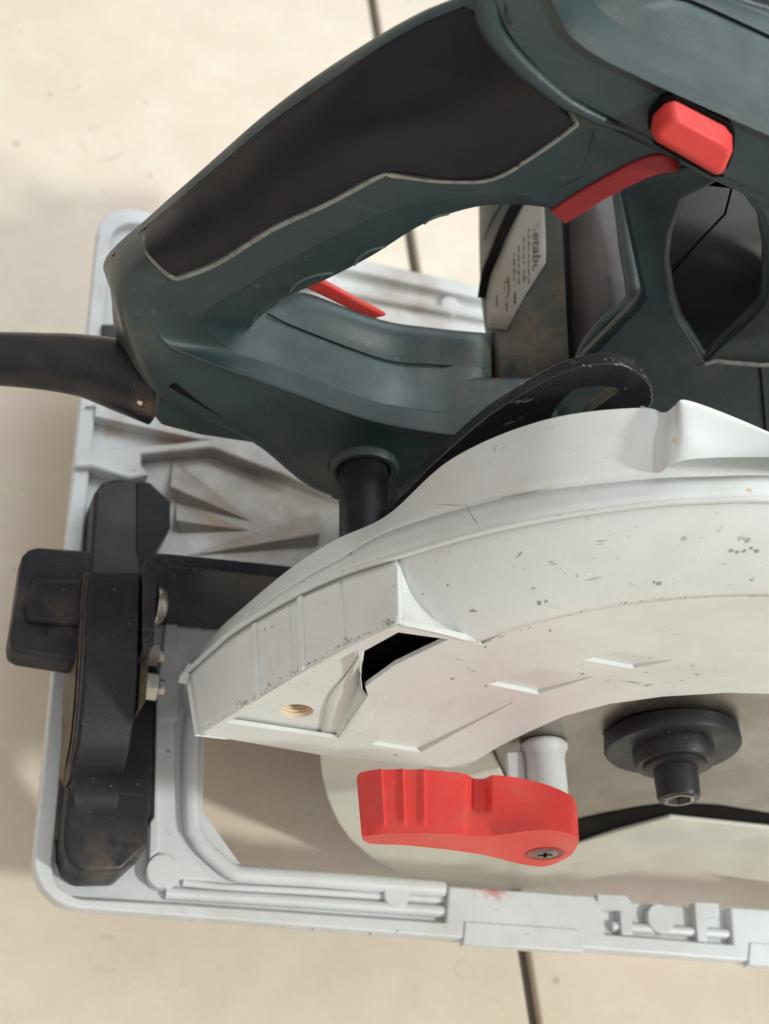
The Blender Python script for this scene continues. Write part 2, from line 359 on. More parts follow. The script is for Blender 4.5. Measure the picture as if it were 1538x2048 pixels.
# flat pad between front block and lip
prism('base_pad', zsx([(305, 1440), (352, 1440), (350, 1650), (372, 1698), (430, 1762), (345, 1757), (300, 1735), (290, 1640)], -1.6), (0, 0, -1.7), M['base'], saw, bevel=0.5)
prism('base_pad', zsx([(338, 1200), (356, 1200), (356, 1440), (306, 1440)], -0.6), (0, 0, -2.7), M['base'], saw, bevel=0.4)
prism('base_pad', zsx([(304, 1405), (318, 1405), (318, 1700), (299, 1720)], -0.5), (0, 0, -2.9), M['base'], saw, bevel=0.4)
def disc(px, py, z, rpx, h=2.5):
    c = PZ(px, py, z); r = (PZ(px+rpx, py, z)-c).length
    lathe('ejector_disc', (c.x, c.y), [(z-h, r), (z-0.25, r), (z, r-0.25), (z, 0.001)], M['base'], saw, n=32, axis='z')
disc(328, 1742, 0.1, 35, 3.2); disc(794, 1789, -0.6, 25); disc(1322, 1837, -0.4, 26); disc(903, 611, -1.2, 20)
# details in right near recess
prism('recess_rib', zsx([(1194, 1787), (1252, 1790), (1262, 1800), (1266, 1870), (1244, 1869), (1240, 1820), (1196, 1819)], -0.15), (0, 0, -3.3), M['base'], saw, bevel=0.35)
prism('recess_rib', zsx([(1388, 1803), (1438, 1806), (1440, 1832), (1414, 1834), (1416, 1884), (1396, 1882)], -0.15), (0, 0, -3.3), M['base'], saw, bevel=0.35)
# pads on the near rim
def rimpad(l):
    t = zsx(l, 0.5); b = [p+Vector((0, 0, -3.4)) for p in t]
    prism('rim_pad', t, (0, 0, 0), M['base'], saw, bevel=0.4, pts2=b)
rimpad([(930, 1842), (1150, 1857), (1166, 1865), (1168, 1904), (927, 1888)])
rimpad([(1500, 1884), (1800, 1906), (1800, 1950), (1497, 1930)])
# webs and pockets at the far left of the base
def web(name, pts, z=0.0, h=3.6, bev=0.6):
    prism(name, zsx(pts, z), (0, 0, -h), M['base'], saw, bevel=bev, seg=3)
web('base_rib', [(150, 898), (190, 898), (350, 886), (455, 872), (560, 868), (600, 880), (540, 890), (640, 925), (730, 960), (730, 1002), (700, 1000), (560, 948), (425, 896), (283, 908), (283, 930), (300, 950), (260, 958), (228, 948), (186, 934), (148, 934)], 1.8, 5.4, 0.8)
web('base_rib', [(170, 812), (192, 812), (190, 832), (250, 846), (400, 878), (470, 880), (470, 872), (420, 858), (300, 818), (240, 806)], 1.2, 4.8, 0.6)
def wedge(hi, hz, tip, foot, back, thick=0):
    A = PZ(*hi, hz); B = PZ(*tip, -3.25); Cc = PZ(*foot, -3.3); D = PZ(*back, -3.3)
    mkobj('base_gusset', [A, B, Cc, D, PZ((foot[0]+back[0])/2, (foot[1]+back[1])/2, -4.5)], [(0, 1, 3), (0, 2, 1), (0, 3, 2), (1, 2, 4), (1, 4, 3), (2, 3, 4)], M['base'], saw, bevel=0.35)
wedge((340, 972), 1.5, (510, 1046), (352, 1006), (345, 915))
wedge((352, 1040), 0.6, (508, 1062), (362, 1068), (350, 1005))
wedge((640, 1066), 1.2, (362, 1114), (636, 1094), (640, 1020))
web('base_rib', [(700, 1000), (760, 1030), (760, 1100), (690, 1100)], -0.6, 2.8, 0.4)
plate('far_rib', [zsx([(430, 800), (560, 600), (640, 590), (780, 618), (1000, 660), (1000, 780), (600, 820)], -0.4)], 'z', 2.6, M['base'], saw, bevel=0.5)
tube('far_bead', zsx([(560, 560), (700, 585), (990, 640)], -2.0), 1.6, M['base'], saw)
# ---- floor-side lower guard, blade, arbor
CXA, CZA = 192.9, 73.0
lg = ysx([(640, 1486), (640, 1510), (643, 1550), (655, 1600), (675, 1645), (700, 1680), (745, 1718), (805, 1748), (900, 1776), (990, 1785), (1100, 1772), (1270, 1742), (1400, 1745), (1540, 1765), (1800, 1850), (1900, 1750), (1800, 1700), (1538, 1657), (1340, 1636), (1235, 1664), (1150, 1692), (1100, 1660), (1010, 1560), (985, 1508), (900, 1497), (700, 1489)], 143.5)
plate('lower_guard', [lg], 'y', 1.4, M['lower'], saw, bevel=0.5)
# arc of rim bent under the lower guard
rimp = ysx([(1270, 1742), (1400, 1745), (1540, 1765), (1800, 1850)], 149.5)
lathe('saw_blade', (CXA, CZA), [(145.4, 0.01), (145.4, 74), (147.0, 74.3), (147.0, 0.01)], M['blade'], saw, n=96)
plate('blade_shade', [ysx([(1110, 1652), (1160, 1640), (1210, 1629), (1275, 1617), (1340, 1609), (1440, 1614), (1538, 1630), (1700, 1655), (1700, 1720), (1120, 1720)], 144.98)], 'y', 0.3, M['void'], saw, bevel=0)  # dark sheet painting the shade on the blade above the lower guard
teeth = []
V = []; F = []
NT = 36
for k in range(NT):
    a = 2*math.pi*k/NT
    for (da, r) in ((0, 73.5), (0.0, 76), (0.05, 75.3), (0.11, 73.5)):
        for y in (145.0, 147.4): V.append(Vector((CXA+r*math.cos(a+da), y, CZA+r*math.sin(a+da))))
    b = k*8
    F += [(b, b+2, b+4, b+6), (b+1, b+7, b+5, b+3), (b, b+1, b+3, b+2), (b+2, b+3, b+5, b+4), (b+4, b+5, b+7, b+6), (b+6, b+7, b+1, b)]
mkobj('blade_teeth', V, F, M['blade'], saw)['kind'] = 'stuff'
fl = lathe('arbor_flange', (CXA, CZA), [(145.3, 16.2), (144.6, 17.0), (141.4, 17.2), (140.7, 16.7), (140.6, 16.0), (141.2, 11.2), (141.0, 10.3), (137.2, 10.0), (136.6, 9.5), (136.5, 0.01)], M['black'], saw, n=64)
lathe('arbor_collar', (CXA, CZA), [(136.6, 8.0), (135.8, 7.9), (135.4, 7.3), (135.3, 5.0)], M['black'], saw, n=48)
bolt = lathe('arbor_bolt', (CXA, CZA), [(137, 5.6), (128.6, 5.4), (127.8, 5.0), (127.6, 3.4), (129.5, 3.0), (129.6, 0.01)], M['black'], saw, n=40)
lathe('bolt_end', (CXA, CZA), [(127.55, 4.2), (127.45, 4.0), (127.45, 3.2), (129.0, 3.0)], M['screw'], bolt, n=6)
lathe('bolt_dust', (CXA, CZA), [(129.3, 3.1), (128.8, 1.5), (129.0, 0.01)], M['screw'], bolt, n=20)
# black disc painting the dark hollow inside the guards
lathe('guard_inner_shade', (CXA, CZA), [(151, 0.01), (151, 88), (150, 89)], M['void'], saw, n=64)
# ---- upper guard
gcol = M['guard']
bandb = [(397, 1468), (458, 1431), (520, 1396), (600, 1347), (700, 1291), (797, 1247)]
face_out = ysx(bandb+[(870, 1262), (945, 1280), (965, 1290)], 142.0)
arc = []
for k in range(1, 25):
    a = math.radians(150-k*4.6); arc.append(Vector((CXA+80.8*math.cos(a), 142.0, CZA+80.8*math.sin(a))))
inner = ysx([(1800, 1470), (1680, 1415), (1538, 1388), (1450, 1386), (1330, 1393), (1220, 1408), (1130, 1432), (1060, 1463), (1000, 1492), (955, 1520), (930, 1534), (895, 1536), (640, 1510)], 142.0)
open_ = ysx([(724, 1305), (797, 1265), (897, 1279), (860, 1296), (790, 1330), (726, 1376), (722, 1340)], 142.0)
scr = ysx([(455, 1445), (520, 1408), (600, 1360), (715, 1300), (722, 1375), (735, 1392), (677, 1478)], 142.0)
d1 = ysx([(1168, 1320), (1240, 1303), (1347, 1321), (1267, 1338)], 142.0)
d2 = ysx([(978, 1369), (1075, 1337), (1186, 1353), (1078, 1389)], 142.0)
d3 = ysx([(745, 1489), (860, 1415), (925, 1385), (1026, 1405), (842, 1505)], 142.0)
gf = plate('upper_guard', [face_out+arc[:]+inner, open_, scr, d1, d2, d3], 'y', 1.2, gcol, saw, bevel=0.35, seg=2)
def pocket(pts, depths):
    mkobj('guard_recess', [p+Vector((0, d, 0)) for p, d in zip(pts, depths)], [tuple(range(len(pts)))], gcol, gf, smooth=False, solid=0.6)
pocket(d1, (1.1, 0.12, 0.12, 1.1)); pocket(d2, (1.1, 0.12, 0.12, 1.1)); pocket(d3, (1.05, 0.7, 0.12, 0.12, 1.05))
# recess with the screw hole (planar floor) and curved ramp to its right
hole_c = PY(594, 1422, 143.8)
sc1 = ysx([(445, 1450), (520, 1400), (600, 1352), (730, 1285), (722, 1305), (655, 1400), (640, 1478)], 143.8)
hc = [hole_c+Vector((3.9*math.cos(t), 0, 3.9*math.sin(t))) for t in [2*math.pi*k/24 for k in range(24)]]
plate('screw_boss', [sc1, hc], 'y', 3.0, gcol, gf, bevel=0.3)
lathe('screw_hole', (hole_c.x, hole_c.z), [(143.85, 3.9)]+[(144.3+k*0.45, 3.85-(k % 2)*0.3) for k in range(14)], M['wood'], gf, n=24)
lathe('hole_dust', (hole_c.x, hole_c.z), [(150.0, 3.9), (149.2, 2.2), (149.9, 0.01)], M['wood'], gf, n=24)
gridobj('boss_ramp', [ysx([(727, 1297), (690, 1352), (655, 1400), (640, 1474)], 143.6), [PY(722, 1345, 148.5), PY(712, 1376, 147.5), PY(700, 1405, 146), PY(664, 1480, 143.2)], [PY(727, 1378, 144.5), PY(733, 1392, 142.6), PY(728, 1412, 142.1), PY(682, 1482, 142.1)]], 4, 1, gcol, gf, linv=True, solid=0.3)
# perimeter band with panels
yb = [163, 162.5, 162.0, 161.6, 160.0, 157.6]
bandt = [PY(378, 1345, 163), PY(430, 1298, 162.8), PY(480, 1258, 162.4), PY(590, 1195, 162), PY(690, 1150, 160.5), PY(793, 1117, 157.6)]
bb = ysx(bandb, 142.0)
gridobj('guard_rim_band', [bb, [a.lerp(b, .5) for a, b in zip(bb, bandt)], bandt], 8, 4, gcol, gf, solid=1.5, offset=1)
def onband(px, py):
    # hit the band sheet: interpolate between its bottom and top edges by pixel position
    lo = [(397, 1468), (458, 1431), (520, 1396), (600, 1347), (700, 1291), (797, 1247)]
    hi = [(378, 1345), (430, 1298), (480, 1258), (590, 1195), (690, 1150), (793, 1117)]
    def ylin(c, x):
        for i in range(len(c)-1):
            if x <= c[i+1][0] or i == len(c)-2:
                t = (x-c[i][0])/(c[i+1][0]-c[i][0]); return c[i][1]+(c[i+1][1]-c[i][1])*t, i, t
    yl, i, t = ylin(lo, px); yh, j, t2 = ylin(hi, px)
    f = (py-yl)/(yh-yl); yt = bandt[j].y+(bandt[j+1].y-bandt[j].y)*t2
    return PY(px, py, 142+(yt-142)*f)
cen = Vector((CXA, 0, CZA))
def out(p, d):
    q = Vector((p.x-CXA, 0, p.z-CZA)).normalized(); return p+q*d
def raised(name, pts, d, back=1.0, bevel=0.2):
    q = [onband(*p) for p in pts]
    prism(name, [out(p, d) for p in q], (0, 0, 0), gcol, gf, bevel=bevel, pts2=[out(p, -back) for p in q])
raised('band_panel', [(522, 1390), (587, 1352), (581, 1212), (519, 1248)], 0.45)
raised('band_panel', [(612, 1337), (692, 1293), (684, 1164), (609, 1195)], 0.45)
raised('band_rib', [(514, 1397), (523, 1392), (518, 1244), (510, 1249)], 1.0, bevel=0.35)
raised('band_rib', [(604, 1343), (614, 1337), (610, 1190), (600, 1196)], 1.0, bevel=0.35)
# end facet of the band block, facing right
gridobj('band_end_facet', [[PY(793, 1117, 157.6), PY(794, 1160, 153.0), PY(795, 1205, 147.6), PY(797, 1247, 142)],
                           [PY(797, 1124, 157.0), PY(808, 1172, 152.0), PY(835, 1215, 147.3), PY(870, 1262, 142)],
                           [PY(801, 1130, 156.2), PY(824, 1188, 151.0), PY(872, 1240, 146.5), PY(946, 1279, 142)]], 6, 4, gcol, gf, solid=0.8)
# shoulder of revolution
V = []; F = []
prof0 = [(142.0, 80.6), (142.25, 82.2), (143.3, 85.5), (145.2, 89.5), (147.8, 93.4), (150.8, 96.6), (153.3, 98.6), (154.3, 99.1), (154.4, 97.6), (156.0, 97.0)]
NA = 72
for i in range(NA+1):
    a = 155-i*(115/NA); ar = math.radians(a); dyy = 4.0*(max(0, a-108)/45)**2
    for t, r in prof0:
        f = (t-142)/12.0
        V.append(Vector((CXA+r*math.cos(ar), t+dyy*f-0.8*f, CZA+r*math.sin(ar))))
LP = len(prof0)
for i in range(NA):
    for j in range(LP-1):
        a = i*LP+j; F.append((a, a+1, a+1+LP, a+LP))
mkobj('guard_shoulder', V, F, gcol, gf, solid=1.2, offset=-1)
# outer lip, crease, flare
L0 = [PY(376, 1346, 163), PY(430, 1297, 162.8), PY(480, 1256, 162.4), PY(590, 1193, 162), PY(690, 1148, 160.5), PY(793, 1115, 157.8), PY(950, 1070, 155.8), PY(1100, 1038, 154.6), PY(1300, 1011, 153.9), PY(1420, 1004, 153.6), PY(1538, 1002, 153.4), PY(1760, 1015, 153.4)]
L0b = [out(p, 1.5) for p in L0]
L1 = [PY(376, 1338, 168), PY(432, 1285, 167), PY(486, 1240, 166.5), PY(590, 1168, 166.5), PY(680, 1118, 166), PY(770, 1066, 166), PY(937, 1014, 164.1), PY(1100, 980, 161.6), PY(1300, 958, 160.2), PY(1420, 953, 159.6), PY(1538, 951, 159.4), PY(1760, 960, 159)]
L2 = [PY(378, 1332, 172), PY(428, 1268, 172), PY(480, 1220, 172), PY(580, 1137, 172.5), PY(668, 1081, 172.5), PY(760, 1035, 172), PY(925, 955, 172), PY(1100, 910, 170.5), PY(1300, 890, 169), PY(1420, 900, 168), PY(1538, 915, 168), PY(1760, 925, 168)]
L3 = [PY(380, 1331, 176), PY(430, 1267, 176), PY(482, 1219, 176), PY(582, 1136, 176.5), PY(670, 1080, 176), PY(775, 1030, 174), PY(905, 917, 178), PY(1090, 840, 178), PY(1280, 816, 178), PY(1350, 836, 178), PY(1538, 885, 178), PY(1760, 985, 178)]
L4 = [p+Vector((3, 3, -8)) for p in L3]
gridobj('guard_lip', [L0, L0b], 8, 1, gcol, gf, linv=True, solid=0.6)
gridobj('guard_lip', [L0b, L1], 8, 3, gcol, gf, linv=True, solid=0.8)
def bow(a, b, d): return [p.lerp(q, .5)+(CAM-p).normalized()*d for p, q in zip(a, b)]
gridobj('guard_flare', [L1, bow(L1, L3, 0.3), [a.lerp(b, .93)+(CAM-a).normalized()*0.12 for a, b in zip(L1, L3)], L3, [a.lerp(b, .15) for a, b in zip(L3, L4)], L4], 8, 3, gcol, gf, solid=1.2, offset=-1)
pe = [PY(1306, 962, 160.6), PY(1318, 946, 160.8), PY(1345, 927, 161.2), PY(1400, 917, 161.6), PY(1538, 914, 161.6), PY(1760, 920, 161.6)]
pm = [PY(1306, 900, 166), PY(1322, 880, 168), PY(1352, 864, 168.5), PY(1405, 858, 168.5), PY(1538, 888, 167), PY(1760, 945, 167)]
pt = [PY(1308, 836, 177), PY(1326, 826, 177), PY(1350, 812, 177.5), PY(1380, 803, 178), PY(1538, 866, 178), PY(1760, 975, 178)]
pl = [p+Vector((-0.5, 2.6, -2.2)) for p in pe]
for l_ in (pe, pt): l_[0] = l_[0]+Vector((-1.5, 4, -2))
gridobj('dust_port', [[p+Vector((0, 1.2, -1.4)) for p in pe], pe, [a.lerp(b, .08)+(CAM-a).normalized()*0.5 for a, b in zip(pe, pt)], bow(pe, pt, 1.6), [a.lerp(b, .92)+(CAM-a).normalized()*0.7 for a, b in zip(pe, pt)], pt, [p+Vector((3, 3, -8)) for p in pt]], 6, 4, gcol, gf)
# small turned tab at the left end
prism('guard_tab', [PY(355, 1366, 160), PY(376, 1338, 163), PY(390, 1350, 163), PY(372, 1370, 158)], (0.5, 2.5, -1), gcol, gf, bevel=0.3)
# left end wall and guard bottom wall
mkobj('guard_end_wall', [PY(397, 1468, 142.3), PY(378, 1345, 163), PY(378, 1332, 172), PY(378, 1332, 172)+Vector((6, 0, -30)), PY(397, 1468, 142.3)+Vector((8, 0, 0))], [(0, 1, 2, 3, 4)], gcol, gf, smooth=False, solid=1)
# black sheets standing in for the shade behind the chip slot
prism('slot_shade', ysx([(640, 1200), (900, 1200), (960, 1330), (700, 1420)], 158), (0, 3, 0), M['void'], gf, bevel=0)
prism('slot_shade', ysx([(690, 1310), (722, 1290), (735, 1380), (700, 1400)], 149), (3, 5, 0), M['void'], gf, bevel=0.5)
# ---- red lever on its post
far_t = [(713, 1556), (722, 1545), (762, 1539), (862, 1540), (923, 1546), (938, 1550), (960, 1552), (985, 1550), (1027, 1554), (1075, 1564), (1112, 1576), (1143, 1592), (1152, 1606)]
near_t = [(723, 1672), (733, 1672), (770, 1668), (862, 1667), (920, 1669), (935, 1671), (960, 1672), (985, 1672), (1020, 1667), (1060, 1661), (1100, 1660), (1140, 1668), (1156, 1680)]
near_b = [(726, 1681), (746, 1688), (800, 1690), (844, 1694), (900, 1700), (942, 1706), (985, 1714), (1027, 1725), (1070, 1733), (1100, 1731), (1137, 1714), (1150, 1700), (1158, 1685)]
YN, YF = 110.0, 127.0
ft = crm(ysx(far_t, YF), 20); nt_ = crm(ysx(near_t, YN), 20); nb = crm(ysx(near_b, YN), 20)
fb = crm(ysx([(a[0]+2, a[1]+max(6, c[1]-b[1])) for a, b, c in zip(far_t, near_t, near_b)], YF), 20)
V = []; F = []; NC = len(ft); NR = 20
ftx = crm([Vector((a, b, 0)) for a, b in far_t], 20)
for j in range(NC):
    u = ftx[j].x
    for i in range(NR+1):
        v = i/NR
        p = ft[j].lerp(nt_[j], v)
        n_ = Vector((-0.35, -0.15, 0.9))
        e = 0
        # rounded long edges
        for cxp in (762, 806, 848):
            e += 0.95*math.exp(-((u-cxp)/(9.0 if u < cxp else 2.5))**2)*(1 if v < 0.82 else max(0, 1-(v-0.82)/0.06))
        nx = max(0, 1-abs((u-960)/24.0)); nx = min(1, nx*1.9)
        e -= 3.2*nx*(1 if v < 0.52 else max(0, 1-(v-0.52)/0.12))
        V.append(p+n_*e)
for j in range(NC-1):
    for i in range(NR):
        a = j*(NR+1)+i; F.append((a, a+1, a+NR+2, a+NR+1))
o0 = len(V); V += nb+fb
for j in range(NC-1):
    F.append((j*(NR+1)+NR, (j+1)*(NR+1)+NR, o0+j+1, o0+j))
    F.append((o0+j, o0+j+1, o0+NC+j+1, o0+NC+j))
    F.append((o0+NC+j, o0+NC+j+1, (j+1)*(NR+1), j*(NR+1)))
F.append(tuple([i for i in range(NR+1)]+[o0, o0+NC])); F.append(tuple([(NC-1)*(NR+1)+i for i in range(NR+1)]+[o0+NC-1, o0+NC+NC-1]))
lever = mkobj('lower_guard_lever', V, F, M['red'], saw, bevel=0.7, seg=3, angle=38)
sc = PY(1090, 1707, YN)
lathe('screw_recess', (sc.x, sc.z), [(109.95, 4.6), (109.75, 4.3), (109.8, 3.9), (109.9, 3.7), (109.9, 0.01)], M['darkred'], lever, n=32)
scw = lathe('screw', (sc.x, sc.z), [(109.9, 3.0), (109.72, 2.7), (109.62, 2.0), (109.62, 0.01)], M['screw'], lever, n=28)
for an in (0.4, 0.4+math.pi/2):
    d = Vector((math.cos(an), 0, math.sin(an))); s = Vector((-math.sin(an), 0, math.cos(an)))
    c = Vector((sc.x, 109.55, sc.z))
    prism('screw_slot', [c+d*1.7+s*.4, c-d*1.7+s*.4, c-d*1.7-s*.4, c+d*1.7-s*.4], (0, 0.3, 0), M['void'], scw, bevel=0)
pc = PY(1088, 1500, 143.6)
pst = lathe('lever_post', (pc.x, pc.z), [(145.2, 0.01), (145.2, 5.6), (144.6, 6.1), (143.9, 6.1), (142.6, 5.4), (140.5, 5.1), (126.5, 5.3)], M['base'], saw, n=40)
prism('post_web', ysx([(1008, 1500), (1045, 1500), (1045, 1520), (1012, 1516)], 143), (0.5, -14, 0), M['base'], pst, bevel=0.8)
# ---- front bevel scale, black block along the base
prism('front_block', zsx([(189, 985), (205, 962), (235, 956), (278, 961), (278, 1100), (290, 1150), (298, 1300), (305, 1420), (304, 1625), (298, 1636), (297, 1692), (243, 1742), (165, 1743), (138, 1722), (128, 1690), (130, 1640), (160, 1350), (175, 1180)], 11.0), (0, 0, -14.1), M['black'], saw, bevel=1.2, seg=3)
prism('block_flank', [PZ(276, 962, 11.2), PZ(300, 965, 10.6), PZ(341, 1003, 6.5), PZ(341, 1056, 6.5), PZ(322, 1086, 7.0), PZ(300, 1118, 8.6), PZ(276, 1145, 11.2)], (0, 0, -9), M['black'], saw, bevel=0.3)
prism('block_shelf', zsx([(300, 1330), (316, 1330), (310, 1636), (300, 1640)], 3.5), (0, 0, -6.5), M['black'], saw, bevel=0.5)
# pinched strip that curves down toward the near end
strip_c = [(182, 281, 1143, 32.5), (176, 279, 1200, 33.0), (172, 277, 1300, 32.0), (166, 272, 1400, 29.5), (158, 262, 1480, 26.0), (150, 252, 1525, 22.0), (146, 246, 1560, 15.5), (145, 240, 1600, 11.6), (150, 232, 1650, 10.6)]
def strip(name, cols, mat, depth=8, x0=0, x1=1, dz=0, bev=0.5):
    A = []; B = []
    for a, b, y, z in cols:
        A.append(PZ(a+(b-a)*x0, y, z)+Vector((0, 0, dz))); B.append(PZ(a+(b-a)*x1, y, z)+Vector((0, 0, dz)))
    A = crm(A, 5); B = crm(B, 5); n = len(A)
    A2 = [Vector((p.x, p.y, min(p.z-0.5, 8.0))) for p in A]; B2 = [Vector((p.x, p.y, min(p.z-0.5, 8.0))) for p in B]
    V = A+B+B2+A2; F = []
    for i in range(n-1):
        for k in range(4): F.append((k*n+i, k*n+i+1, ((k+1) % 4)*n+i+1, ((k+1) % 4)*n+i))
    F += [(0, n, 2*n, 3*n), (n-1, 2*n-1, 3*n-1, 4*n-1)]
    return mkobj(name, V, F, mat, saw, bevel=bev)
strip('bevel_arm', strip_c, M['black'])
lay = [(a-12, a-10, y, z-2.5) for a, b, y, z in strip_c[:-2]]
strip('scale_layer', lay, M['brass'], bev=0.1)
strip('scale_layer', [(a-8, a-1, y, z-1.2) for a, b, y, z in strip_c[:-2]], M['steel_black'], bev=0.1)
strip('scale_layer', [(a-19, a-17, y, z-4.5) for a, b, y, z in strip_c[2:-2]], M['brass'], bev=0.1)
tube('grime_line', zsx([(184, 1005), (176, 1080), (160, 1250), (145, 1400), (128, 1560), (112, 1680)], -0.4), 0.45, M['brass'], saw, n=6)
# knob wing sticking out to the left
kn = prism('bevel_knob', zsx([(57, 1098), (75, 1093), (181, 1100), (181, 1160), (176, 1300), (150, 1323), (40, 1305), (22, 1295), (20, 1275), (45, 1110)], 26.0), (0, 0, -9), M['black'], saw, bevel=1.1, seg=3)
mkc = zsx([(62, 1150), (176, 1155), (172, 1258), (50, 1250), (44, 1215)], 26.0); mkd = zsx([(76, 1160), (176, 1162), (174, 1248), (66, 1238), (62, 1210)], 28.5)
prism('knob_face', mkc, (0, 0, 0), M['black'], kn, bevel=0.8, pts2=mkd)
# L-shaped metal bracket
zt = 34.0
ox = [(298, 1440), (286, 1300), (286, 1150), (290, 1125), (305, 1110), (330, 1107), (540, 1128), (640, 1140)]
ix = [(640, 1168), (535, 1152), (345, 1134), (322, 1136), (313, 1150), (312, 1180), (308, 1290), (306, 1440)]
o_ = zsx(ox[1:], zt); i_ = zsx(ix[:-1], zt)
prism('bevel_bracket', crm(o_, 3)+crm(i_, 3), (0, 0, -35.5), M['steel_black'], saw, bevel=0.5)
# front bolts and rivet on the bracket
rx = PZ(316, 1215, 29); rc = PX(318, 1212, rx.x+0.6)
lathe('bracket_rivet', (rc.y, rc.z), [(rx.x-0.5, 5.5), (rx.x+0.8, 5.3), (rx.x+2.0, 4.0), (rx.x+2.8, 2.0), (rx.x+3.0, 0.01)], M['zinc'], saw, n=32, axis='x')
for (px, py, r) in ((296, 1308, 3.3), (296, 1372, 3.9)):
    q = PZ(px, py, 18)
    b = lathe('bracket_bolt', (q.y, q.z), [(q.x-3, r), (q.x+2.2, r), (q.x+2.8, r*0.75), (q.x+2.8, 0.01)], M['zinc'], saw, n=6, axis='x', angle=25)
    lathe('bolt_tip', (q.y, q.z), [(q.x+2.6, r*0.6), (q.x+4.2, r*0.55), (q.x+4.4, 0.01)], M['zinc'], b, n=16, axis='x')
prism('front_strap', zsx([(282, 1290), (300, 1285), (292, 1400), (276, 1420)], 24), (0, 0, -16), M['brass'], saw, bevel=0.3)
# ---- depth-of-cut arm (slotted curved plate)
arm_out = [(775, 1030), (840, 955), (900, 898), (980, 830), (1060, 780), (1120, 748), (1180, 731), (1235, 729), (1275, 745), (1300, 772), (1306, 795), (1298, 815), (1270, 830), (1180, 845), (1000, 900), (900, 960), (820, 1060)]
slot = [(1100, 850), (1122, 806), (1150, 783), (1185, 774), (1228, 776), (1238, 783), (1216, 800), (1182, 824), (1150, 850)]
da = plate('depth_arm', [crc(ysx(arm_out, 188), 4), crc(ysx(slot, 188), 4)], 'y', 3.0, M['steel_black'], saw, bevel=0.25)
# pivot rod into the body
rd = PY(729, 1072, 186)
lathe('pivot_rod', (rd.x, rd.z), [(178, 6.3), (206, 6.3)], M['black'], saw, n=32)
# ---- body: D handle as one closed tube
teal = M['teal']
def st(p1, p2, p3, p4, p5, p6, p7, ys):
    L = []
    P2 = PY(*p2, ys[1]); P1 = PY(*p1, ys[0]) if p1 else P2+Vector((0, ys[0], 0))
    P3 = PY(*p3, ys[2]); P4 = PY(*p4, ys[3]); P5 = PY(*p5, ys[4])
    P6 = PY(*p6, ys[5]) if p6 else P5+Vector((1, ys[5], 0))
    P7 = PY(*p7, ys[6]) if p7 else P5+Vector((3, ys[6], 0))
    P8 = (P1+P7)/2; P8 = Vector((P8.x, max(P1.y, P7.y)+6, P8.z))
    return [P1, P1.lerp(P2, .85), P2, P2.lerp(P3, .15), P3.lerp(P2, .08), P3, P3.lerp(P4, .86), P4, P4.lerp(P5, .12), P5, P6, P7, P8]
G = (20, 216, 212, 212, 215, 226, 234)
ST = [
 st(None, (1160, 425), (1160, 350), (1190, 250), (1110, 80), (1040, -45), (1030, -60), G),
 st(None, (1095, 414), (1075, 385), (1075, 300), (1045, 110), (985, -20), (978, -34), G),
 st(None, (1025, 408), (1005, 385), (990, 356), (970, 160), (930, 14), (922, 0), G),
 st(None, (945, 414), (920, 395), (895, 362), (870, 190), (850, 47), (842, 32), G),
 st(None, (845, 448), (800, 410), (768, 347), (760, 220), (755, 100), (745, 84), G),
 st(None, (745, 510), (690, 460), (655, 405), (650, 275), (640, 178), (630, 158), G),
 st(None, (655, 557), (590, 510), (545, 455), (545, 345), (535, 252), (525, 238), G),
 st(None, (575, 592), (490, 570), (440, 520), (440, 430), (430, 340), (420, 330), G),
 st(None, (520, 622), (420, 610), (345, 560), (330, 490), (322, 430), (312, 425), G),
 st(None, (503, 648), (400, 640), (300, 620), (245, 570), (222, 520), (226, 508), (20, 219, 212, 211, 214, 224, 232)),
 st((545, 598), (512, 640), (430, 680), (330, 684), (265, 690), (232, 610), (235, 560), (238, 228, 214, 209, 210, 222, 232)),
 st((560, 592), (530, 628), (470, 708), (410, 722), (335, 800), (285, 740), (275, 700), (240, 230, 215, 208, 209, 222, 232)),
 st((620, 590), (600, 658), (570, 738), (535, 768), (505, 884), None, None, (240, 230, 215, 207.5, 208, 16, 26)),
 st((765, 640), (770, 720), (755, 806), (715, 836), (645, 985), None, None, (240, 230, 215, 207, 207, 16, 26)),
 st((870, 656), (870, 730), (868, 826), (870, 868), (850, 1015), None, None, (240, 230, 215, 207, 206, 16, 26)),
 st((972, 668), (972, 738), (972, 836), (972, 874), (985, 1000), None, None, (240, 230, 215, 207, 205, 16, 26)),
 st((984, 672), (984, 742), (984, 838), (984, 878), (1000, 1000), None, None, (252, 243, 228, 216, 208, 16, 26)),
 st((1000, 680), (1000, 745), (1000, 840), (1000, 885), (1100, 1000), None, None, (290, 275, 262, 240, 215, 20, 30)),
]
rows = [list(r) for r in zip(*ST)]
body = gridobj('motor_housing', rows, 6, 5, teal, saw, closed_v=True, cap=True, angle=60)
# finger scallops on the grip's inner edge
bpy.context.view_layer.update()
from mathutils.bvhtree import BVHTree
BT = BVHTree.FromObject(body, bpy.context.evaluated_depsgraph_get())
def onbody(px, py, d, fb=226):
    v = ray(px, py).normalized(); h = BT.ray_cast(CAM*S, v)
    return h[0]/S - v*d if h[0] is not None else PY(px, py, fb)-v*d
P2 = lambda l: [Vector((a, b, 0)) for a, b in l]
for pts in ([(580, 582), (592, 567), (625, 551), (666, 544)], [(707, 532), (718, 514), (745, 498), (784, 490)], [(828, 473), (838, 457), (862, 436), (898, 426)]):
    q = crm(P2(pts), 6); q = [onbody(p.x, p.y, 0.05) for p in q if BT.ray_cast(CAM*S, ray(p.x, p.y).normalized())[0] is not None]; tube('finger_pad_edge', q, 0.45, M['teal_edge'], body, n=6)
